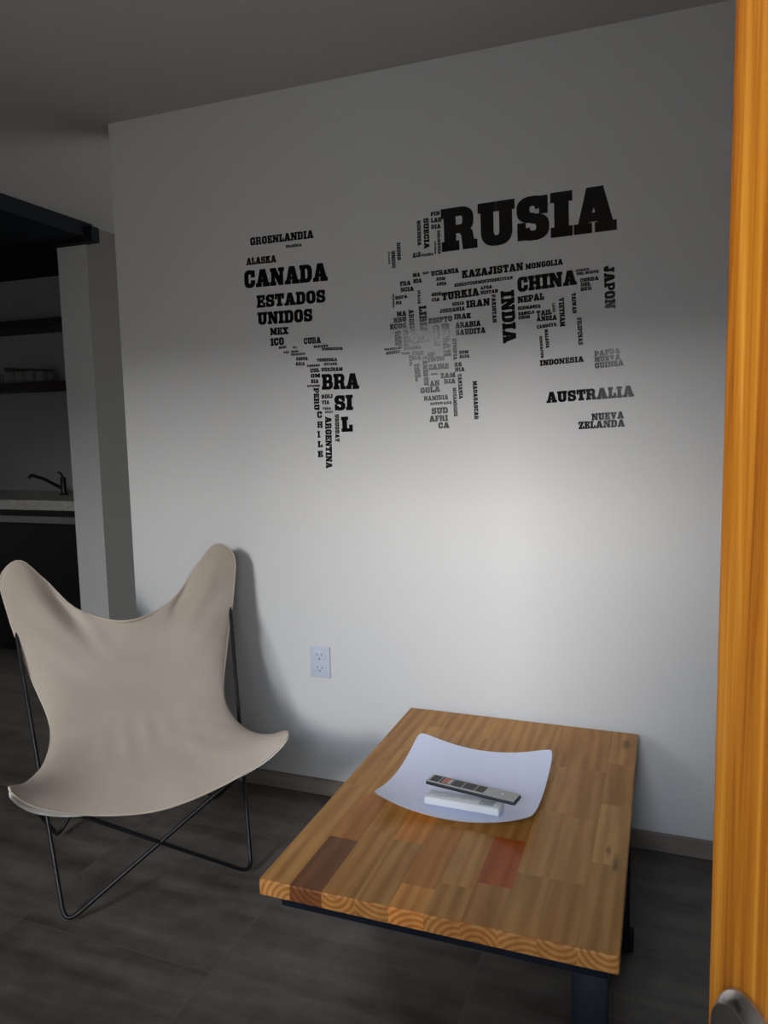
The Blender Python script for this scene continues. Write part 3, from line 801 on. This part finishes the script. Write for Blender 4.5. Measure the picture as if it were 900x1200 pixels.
pe = prof_edge()
for c in range(ncol):
    for k in range(len(cuts[c]) - 1):
        tone = special.get((c, k), rnd.choice(tones))
        seed = (rnd.uniform(-9, 9), rnd.uniform(-9, 9), rnd.uniform(-9, 9))
        if k == 0:
            seed_end = (-(c + .5) * cw + rnd.uniform(-0.045, 0.045), 0, -(TZ - TT / 2) + rnd.choice((-1, 1, 1)) * rnd.uniform(0.026, 0.07))
            tone0 = tone
        xa, xb = c * cw, (c + 1) * cw
        ya, yb = cuts[c][k], cuts[c][k + 1]
        xa2 = xa + (ed if c == 0 else 0); xb2 = xb - (ed if c == ncol - 1 else 0)
        ya2 = ya + (ed if k == 0 else 0); yb2 = yb - (ed if k == len(cuts[c]) - 2 else 0)
        quad([(xa2, ya2, TZ), (xb2, ya2, TZ), (xb2, yb2, TZ), (xa2, yb2, TZ)], tone, seed)
        quad([(xa2, ya2, TZ - TT), (xa2, yb2, TZ - TT), (xb2, yb2, TZ - TT), (xb2, ya2, TZ - TT)], tone, seed)
        # long sides
        if c in (0, ncol - 1):
            sgn = 0 if c == 0 else TW
            def X(i): return i if c == 0 else TW - i
            pts = [(X(i), d) for i, d in pe]
            for (i0, d0), (i1, d1) in zip(pts, pts[1:]):
                quad([(i0, ya2, TZ - d0), (i0, yb2, TZ - d0), (i1, yb2, TZ - d1), (i1, ya2, TZ - d1)], tone, seed, 0, True)
                quad([(i0, ya2, TZ - TT + d0), (i0, yb2, TZ - TT + d0), (i1, yb2, TZ - TT + d1), (i1, ya2, TZ - TT + d1)], tone, seed, 0, True)
            quad([(X(0), ya2, TZ - ed), (X(0), yb2, TZ - ed), (X(0), yb2, TZ - TT + ed), (X(0), ya2, TZ - TT + ed)], tone, seed)
        for end in (0, 1):
            if (end == 0 and k == 0) or (end == 1 and k == len(cuts[c]) - 2):
                def Yp(i): return i if end == 0 else TD - i
                et = (tone[0] * 1.12, tone[1] * 1.10, tone[2] * 1.25)
                sd2 = seed_end if end == 0 else seed
                for (i0, d0), (i1, d1) in zip(pe, pe[1:]):
                    quad([(xa2, Yp(i0), TZ - d0), (xb2, Yp(i0), TZ - d0), (xb2, Yp(i1), TZ - d1), (xa2, Yp(i1), TZ - d1)], et, sd2, 1, True)
                    quad([(xa2, Yp(i0), TZ - TT + d0), (xb2, Yp(i0), TZ - TT + d0), (xb2, Yp(i1), TZ - TT + d1), (xa2, Yp(i1), TZ - TT + d1)], et, sd2, 1, True)
                quad([(xa2, Yp(0), TZ - ed), (xb2, Yp(0), TZ - ed), (xb2, Yp(0), TZ - TT + ed), (xa2, Yp(0), TZ - TT + ed)], et, sd2, 1)
                # corner fillers of the eased edges
                for cc, xs in ((0, -1), (ncol - 1, 1)):
                    if c == cc:
                        xo = 0 if cc == 0 else TW
                        xi = ed if cc == 0 else TW - ed
                        for (i0, d0), (i1, d1) in zip(pe, pe[1:]):
                            def P(i, d): return [(xi, Yp(i), d), ((xo + i) if cc == 0 else (xo - i), Yp(ed), d), ((xo + i + (ed - i) * .29) if cc == 0 else (xo - i - (ed - i) * .29), Yp(i + (ed - i) * .29), d)]
                            a, b = P(i0, TZ - d0), P(i1, TZ - d1)
                            quad([a[0], a[2], b[2], b[0]], et, sd2, 1, True); quad([a[2], a[1], b[1], b[2]], et, sd2, 1, True)
                            a, b = P(i0, TZ - TT + d0), P(i1, TZ - TT + d1)
                            quad([a[0], a[2], b[2], b[0]], et, sd2, 1, True); quad([a[2], a[1], b[1], b[2]], et, sd2, 1, True)
                        a = [(xi, Yp(0)), ((xo + ed * .29) if cc == 0 else (xo - ed * .29), Yp(ed * .29)), (xo, Yp(ed))]
                        for p, q in zip(a, a[1:]):
                            quad([(*p, TZ - ed), (*q, TZ - ed), (*q, TZ - TT + ed), (*p, TZ - TT + ed)], et, sd2, 1, True)
bmesh.ops.remove_doubles(bm, verts=bm.verts, dist=0.00005)
top = obj('tabletop', bm, [M_top, M_end], table)
top['label'] = 'varnished pine top of glued staves'
LX = lambda x: x - TX0
LY = lambda y: y - TY0


def bar(name, x0, x1, y0, y1, z0, z1):
    bm = BM(); box(bm, LX(x0), LX(x1), LY(y0), LY(y1), z0, z1, 0.0025, 2)
    return obj(name, bm, M_navy_metal, table, True)


zt = TZ - TT
bar('cross_beam', -0.765, -0.076, 1.350, 1.390, 0.321, zt)
l1 = bar('leg', -0.1435, -0.0765, 1.3505, 1.3895, 0.004, 0.3212)
bar('cross_beam', -0.765, -0.056, 1.88, 1.92, 0.315, zt)
l2 = bar('leg', -0.122, -0.056, 1.8805, 1.9195, 0.004, 0.3152)
l3 = bar('leg', -0.765, -0.699, 1.8805, 1.9195, 0.004, 0.3152)
bar('side_rail', -0.135, -0.10, 1.3895, 1.8805, 0.325, zt)
for l, (x, y) in ((l1, (-0.110, 1.370)), (l2, (-0.089, 1.90)), (l3, (-0.732, 1.90))):
    bm = BM(); box(bm, LX(x) - .0325, LX(x) + .0325, LY(y) - .0185, LY(y) + .0185, 0.0, 0.03 if l is l2 else 0.006, 0.002)
    obj('foot_cap', bm, M_rubber, l, True)
bm = BM(); box(bm, LX(-0.0562), LX(-0.045), LY(1.885), LY(1.915), 0.0, 0.055, 0.003)
obj('foot_bracket', bm, M_rubber, l2, True)

# ------------------------------------------------------------------ white square dish
PC = (-0.4715, 1.857); PH = 0.2


def dish_z(x, y):      # x, y in -1..1
    return 0.0045 + 0.008 * (x * x + y * y) + 0.030 * (x * x * y * y)


dish = BM()
n = 36
grid = {}
th_ = 0.0045


def rsq(u, v):         # square to rounded square
    rc = 0.12
    x, y = u, v
    ax, ay = abs(x), abs(y)
    m = max(ax, ay)
    if m > 0:
        # pull in the corners of each concentric square
        k = 1 - 0.040 * (min(ax, ay) / m) ** 10
        x, y = x * k, y * k
    return x, y


for i in range(n + 1):
    for j in range(n + 1):
        x, y = rsq(-1 + 2 * i / n, -1 + 2 * j / n)
        z = dish_z(x, y)
        grid[(i, j, 1)] = dish.verts.new((x * PH, y * PH, z + 0.0005))
        zz = max(0.0, z - th_)
        grid[(i, j, 0)] = dish.verts.new((x * PH * .985, y * PH * .985, zz))
for i in range(n):
    for j in range(n):
        dish.faces.new([grid[(i, j, 1)], grid[(i + 1, j, 1)], grid[(i + 1, j + 1, 1)], grid[(i, j + 1, 1)]])
        dish.faces.new([grid[(i, j, 0)], grid[(i, j + 1, 0)], grid[(i + 1, j + 1, 0)], grid[(i + 1, j, 0)]])
bd = [(i, 0) for i in range(n)] + [(n, j) for j in range(n)] + [(n - i, n) for i in range(n)] + [(0, n - j) for j in range(n)]
for a, b in zip(bd, bd[1:] + bd[:1]):
    dish.faces.new([grid[(*a, 0)], grid[(*b, 0)], grid[(*b, 1)], grid[(*a, 1)]])
M_dish = new_mat('white_melamine', (0.73, 0.78, 0.98), 0.35, spec=0.5)
d_ = obj('dish', dish, M_dish, None, True, (PC[0], PC[1], TZ))
tag(d_, 'white square dish with upturned corners on the coffee table', 'dish')

# ------------------------------------------------------------------ remote controls
M_remw = new_mat('white_remote_plastic', (0.82, 0.86, 0.90), 0.35)
M_lcd = new_mat('grey_lcd', (0.30, 0.34, 0.35), 0.25)
M_btn = new_mat('pale_button', (0.62, 0.66, 0.67), 0.5)
M_silver = new_mat('silver_plastic', (0.40, 0.40, 0.40), 0.4, 0.25)
M_key = new_mat('black_keys', (0.012, 0.012, 0.015), 0.45)
M_dark = new_mat('dark_plastic', (0.018, 0.019, 0.024), 0.4)
M_redlab = new_mat('faded_red_label', (0.50, 0.16, 0.14), 0.5)
M_whlab = new_mat('white_label', (0.75, 0.72, 0.72), 0.5)

M_remw.node_tree.nodes['Principled BSDF'].inputs['Base Color'].default_value = (0.70, 0.74, 0.78, 1)
wr = thing('remote_control', 'thick white remote control with grey display lying under the other remote', 'remote control', (-0.4475, 1.7175, TZ + 0.0170), -0.095)
wr.rotation_euler = (math.radians(-5.0), math.radians(-2.2), -0.095)
bm = BM(); box(bm, -0.098, 0.098, -0.0245, 0.0245, 0, 0.0195, 0.0035, 3)
obj('body', bm, M_remw, wr, True)
bm = BM(); box(bm, 0.044, 0.080, -0.016, 0.012, 0.0190, 0.0199, 0.0003, 1)
obj('display', bm, M_lcd, wr)
for (x, y, w_, d__) in ((-0.058, -0.006, .008, .009), (-0.043, -0.006, .008, .009), (-0.028, -0.006, .008, .009), (-0.003, 0.0, .018, .012), (0.018, 0.0, .012, .012)):
    bm = BM(); box(bm, x - w_ / 2, x + w_ / 2, y - d__ / 2, y + d__ / 2, 0.0190, 0.0203, 0.0004, 1)
    obj('button', bm, M_btn, wr)

tr = thing('remote_control', 'slim silver and black remote control lying on top of the white one', 'remote control', (-0.4368, 1.7640, TZ + 0.0375), -0.180)
tr.rotation_euler = (math.radians(-2), math.radians(-0.5), -0.180)
bm = BM(); box(bm, -0.1225, 0.1225, -0.0225, 0.0225, -0.0015, 0.0075, 0.003, 3)
obj('body', bm, M_dark, tr, True)
bm = BM(); box(bm, -0.1205, 0.1195, -0.0212, 0.0212, 0.0070, 0.0098, 0.0008, 2)
obj('face_plate', bm, M_silver, tr, True)
kx = [(-0.114, -0.090), (-0.087, -0.057), (-0.054, -0.025), (-0.022, 0.010), (0.013, 0.036)]
for a, b in kx:
    bm = BM(); box(bm, a, b, -0.0165, 0.0165, 0.0094, 0.0106, 0.0004, 1)
    obj('key_block', bm, M_key, tr)
bm = BM(); box(bm, -0.081, -0.063, -0.0150, 0.0145, 0.0103, 0.0110)
o = obj('sticker', bm, M_redlab, tr); o['label'] = 'faded red sticker'
bm = BM(); box(bm, -0.063, -0.058, -0.0150, 0.0130, 0.0103, 0.0110)
o = obj('sticker', bm, M_whlab, tr); o['label'] = 'white sticker'
bm = BM(); lathe(bm, [(0, .0095), (.0035, .0095), (.0035, .0108), (0, .0110)], 14, Matrix.Translation((0.082, 0, 0)))
obj('logo_badge', bm, M_whlab, tr)

# ------------------------------------------------------------------ butterfly chair
CC, CT = (-1.5271, 1.8581), 0.8013
chair = thing('butterfly_chair', 'cream canvas butterfly chair on thin black steel rod frame', 'chair', (CC[0], CC[1], 0), CT)
RR = 0.0062
def L(s, d, z): return Vector((s, -d, z))
FL, FR, RL, RRr = L(-.2648, .2554, RR), L(.2648, .2554, RR), L(-.2648, -.2554, RR), L(.2648, -.2554, RR)
T1, T2, T3, T4 = L(-.360, -.305, .900), L(.360, -.305, .900), L(-.340, .272, .406), L(.340, .272, .406)
for loop in ((T1, FL, T4, RRr), (T2, FR, T3, RL)):
    off = 0.004 if loop[0] is T1 else -0.004
    pts = fillet(loop, [0.018, 0.03, 0.018, 0.03], True, 8)
    bm = BM(); tube(bm, pts, RR, True, 12)
    obj('rod_frame', bm, M_blackrod, chair, True)

KEY = [(0, -.212, .727), (.155, -.258, .775), (.255, -.287, .888), (.322, -.276, .955), (.374, -.250, .915), (.360, -.215, .790), (.312, -.146, .612),
       (.264, -.012, .476), (.283, .085, .418), (.332, .200, .412), (.371, .340, .464), (.328, .322, .404), (.185, .285, .322), (0, .285, .290)]
loop = [Vector(k) for k in KEY] + [Vector((-k[0], k[1], k[2])) for k in KEY[-2:0:-1]]
NL = len(loop)
dense = []
for i in range(NL):
    p0, p1, p2, p3 = loop[i - 1], loop[i], loop[(i + 1) % NL], loop[(i + 2) % NL]
    def tj(t, a, b): return t + max(1e-4, (b - a).length) ** 0.5
    t0 = 0; t1 = tj(t0, p0, p1); t2 = tj(t1, p1, p2); t3 = tj(t2, p2, p3)
    for q in range(24):
        t = t1 + (t2 - t1) * q / 24
        A1 = p0 * ((t1 - t) / (t1 - t0)) + p1 * ((t - t0) / (t1 - t0)); A2 = p1 * ((t2 - t) / (t2 - t1)) + p2 * ((t - t1) / (t2 - t1)); A3 = p2 * ((t3 - t) / (t3 - t2)) + p3 * ((t - t2) / (t3 - t2))
        B1 = A1 * ((t2 - t) / (t2 - t0)) + A2 * ((t - t0) / (t2 - t0)); B2 = A2 * ((t3 - t) / (t3 - t1)) + A3 * ((t - t1) / (t3 - t1))
        dense.append(B1 * ((t2 - t) / (t2 - t1)) + B2 * ((t - t1) / (t2 - t1)))
D = np.array([list(v) for v in dense])
seg = np.linalg.norm(np.roll(D, -1, 0) - D, axis=1)
cum = np.concatenate([[0], np.cumsum(seg)])
NB = 224
ts = np.arange(NB) / NB * cum[-1]
Dc = np.vstack([D, D[:1]])
out = np.stack([np.interp(ts, cum, Dc[:, k]) for k in range(3)], 1)
co = np.fft.fft(out, axis=0)
freq = np.abs(np.fft.fftfreq(NB, 1 / NB))
NR = 30
rings_r = [1 - (k / NR) ** 1.35 for k in range(NR)]        # from the hem inwards


def sling(r, drop=0.0):
    P = np.real(np.fft.ifft(co * (r ** freq)[:, None], axis=0))
    w = (1 - r * r)
    P = P + w * np.array([0, -0.035, -0.085])
    return P


surf = [sling(r) for r in rings_r]
cen = sling(0.0)[0]
# gentle pulled folds from the ears
for k, r in enumerate(rings_r):
    P = surf[k]
    for i in range(NB):
        a = 2 * math.pi * i / NB
        amp = 0.0022 * math.exp(-((r - .70) / .22) ** 2)
        P[i, 1] += amp * (math.sin(a * 13 + 0.7) * .6 + math.sin(a * 21 + 2.0 + 3 * r) * .4)
        P[i, 2] += amp * math.sin(a * 17 + 1.1) * .4
# a pulled crease below each upper ear, and gathers where back meets seat
for k, r in enumerate(rings_r):
    P = surf[k]
    for sg in (1, -1):
        c0 = int(np.argmin(np.linalg.norm(out - np.array([.322 * sg, -.276, .955]), axis=1)))
        for i in range(NB):
            dq = ((i - c0 + NB // 2) % NB) - NB // 2
            dq = -dq * sg                       # positive towards the top edge
            P[i, 1] -= 0.030 * math.exp(-((dq - 7) / 4.0) ** 2) * math.exp(-((r - .80) / .14) ** 2)
            P[i, 1] += 0.014 * math.exp(-((dq + 1) / 5.0) ** 2) * math.exp(-((r - .85) / .13) ** 2)
    for i in range(NB):
        p = P[i]
        e = math.exp(-((p[2] - .43) / .035) ** 2) * max(0, 1 - abs(p[0]) / .26)
        p[1] += 0.0035 * e * math.sin(p[0] * 95 + 1.0)
bm = BM()
vr = [[bm.verts.new((p[0], -p[1], p[2])) for p in P] for P in surf]
vc = bm.verts.new((cen[0], -cen[1], cen[2]))
for a, b in zip(vr, vr[1:]):
    for i in range(NB):
        j = (i + 1) % NB
        bm.faces.new((a[i], a[j], b[j], b[i]))
for i in range(NB):
    bm.faces.new((vr[-1][i], vr[-1][(i + 1) % NB], vc))
sl = obj('canvas_seat', bm, M_canvas, chair, True)
sm = sl.modifiers.new('cloth thickness', 'SOLIDIFY'); sm.thickness = 0.003; sm.offset = 0
bm = BM()
tube(bm, [Vector((p[0], -p[1], p[2])) for p in surf[0]], 0.0032, True, 8)
o = obj('hem', bm, M_hem, sl, True); o['label'] = 'pale stitched hem'
# pockets under the four ears, holding the rod tips
idx = {}
for nm, kk in (('a', 3), ('b', 10)):
    for sg in (1, -1):
        t = np.array([KEY[kk][0] * sg, KEY[kk][1], KEY[kk][2]])
        idx[(nm, sg)] = int(np.argmin(np.linalg.norm(out - t, axis=1)))
for (nm, sg), c in idx.items():
    bm = BM()
    span = 13 if nm == 'a' else 15
    rr_ = [k for k, r in enumerate(rings_r) if r > (0.90 if nm == 'a' else 0.88)]
    tip = surf[0][c]
    gridp = [[bm.verts.new((surf[0][(c + i) % NB][0], -surf[0][(c + i) % NB][1], surf[0][(c + i) % NB][2] - .001)) for i in range(-span, span + 1)]]
    for k in rr_:
        row = []
        for i in range(-span, span + 1):
            p = surf[k][(c + i) % NB].copy()
            e = 1 - (i / span) ** 2
            dep = (0.022 if nm == 'a' else 0.040 if sg < 0 else 0.016) * e * (0.45 + 0.55 * k / max(1, rr_[-1]))
            p = p + (np.array([0, -1.0, -.2]) if nm == 'a' else np.array([0, .45, -1.0])) * dep
            row.append(bm.verts.new((p[0], -p[1], p[2])))
        gridp.append(row)
    for a, b in zip(gridp, gridp[1:]):
        for i in range(len(a) - 1):
            bm.faces.new((a[i], a[i + 1], b[i + 1], b[i]))
    o = obj('pocket', bm, M_pocket, sl, True)
    sm = o.modifiers.new('cloth thickness', 'SOLIDIFY'); sm.thickness = 0.002; sm.offset = 0
# centre seam of the canvas
# ------------------------------------------------------------------ kitchen niche
KY = 4.08
cab = thing('kitchen_cabinet', 'black base cabinet under the kitchen counter', 'cabinet', (-4.6, 3.5, 0))
bm = BM(); box(bm, -1.2, 1.36, 0.0, 0.57, 0.0, 0.900)
obj('body', bm, M_black, cab)
for k in range(4):
    bm = BM(); box(bm, -1.2 + k * .64 + .003, -1.2 + (k + 1) * .64 - .003, -0.018, 0.0, 0.06, 0.815, 0.002)
    obj('cabinet_door', bm, M_black, cab)
bm = BM(); box(bm, -1.2, 1.36, -0.022, 0.0, 0.822, 0.864, 0.002)
o = obj('rail', bm, M_steel, cab); o['label'] = 'pale metal rail'
bm = BM(); box(bm, -5.9, -3.237, 3.455, 4.08, 0.905, 0.965, 0.004)
tag(obj('countertop', bm, M_counter), 'grey stone worktop along the kitchen wall', 'countertop')
for nm, z0, z1, lab in (('upper', 2.045, 2.10, 'upper dark wooden wall shelf in the kitchen, empty'), ('lower', 1.648, 1.70, 'lower dark wooden wall shelf carrying glass jars')):
    bm = BM(); box(bm, -5.7, -3.237, 3.83, 4.08, z0, z1, 0.002)
    tag(obj('wall_shelf', bm, M_darkred), lab, 'shelf')
M_glass = new_mat('dull_glass', (0.62, 0.66, 0.64), 0.12)
bsdf(M_glass).inputs['Transmission Weight'].default_value = 0.75
bsdf(M_glass).inputs['IOR'].default_value = 1.3
M_lid = new_mat('dark_lid', (0.03, 0.028, 0.025), 0.5)


def jar(loc, r, h, label, lid):
    t = thing('glass_jar' if lid else 'drinking_glass', label, 'jar' if lid else 'glass', loc, 0, 'glassware on the lower kitchen shelf')
    bm = BM()
    lathe(bm, [(0, 0), (r * .92, 0), (r, .006), (r, h * .96), (r * .97, h), (r * .90, h), (r * .90, .008), (0, .008)], 20)
    obj('glass_body', bm, M_glass, t, True)
    if lid:
        bm = BM(); lathe(bm, [(0, h), (r * 1.04, h), (r * 1.04, h + .016), (0, h + .016)], 20)
        obj('lid', bm, M_lid, t, True)
    return t


jar((-4.255, 3.93, 1.70), 0.033, 0.070, 'short glass at the left end of the lower kitchen shelf', False)
jar((-4.155, 3.93, 1.70), 0.036, 0.092, 'tall dark-lidded jar, tallest on the lower kitchen shelf', True)
jar((-4.065, 3.93, 1.70), 0.034, 0.083, 'dark-lidded jar just right of the tallest jar', True)
jar((-3.98, 3.93, 1.70), 0.033, 0.080, 'dark-lidded jar in the middle of the row on the shelf', True)
jar((-3.895, 3.93, 1.70), 0.033, 0.074, 'dark-lidded jar second from the pillar on the lower shelf', True)
jar((-3.815, 3.93, 1.70), 0.030, 0.068, 'small dark-lidded jar nearest the pillar on the lower shelf', True)

fa = thing('kitchen_faucet', 'black long-spout faucet on the grey kitchen worktop', 'faucet', (-3.640, 3.80, 0.965))
bm = BM(); lathe(bm, [(0, 0), (.028, 0), (.028, .008), (.018, .014), (.017, .11), (.012, .116), (0, .116)], 20)
obj('body', bm, M_black, fa, True)
bm = BM(); tube(bm, fillet([(0, 0, .035), (-0.14, -.02, .105), (-0.235, -.03, .130), (-0.255, -.03, .112)], [0, .05, .02, 0], False, 6), [.010] * 16, False, 12)
obj('spout', bm, M_black, fa, True)
bm = BM(); tube(bm, [(0, 0, .112), (-.012, -.004, .140), (-.030, -.008, .148)], .006, False, 10)
obj('handle', bm, M_black, fa, True)
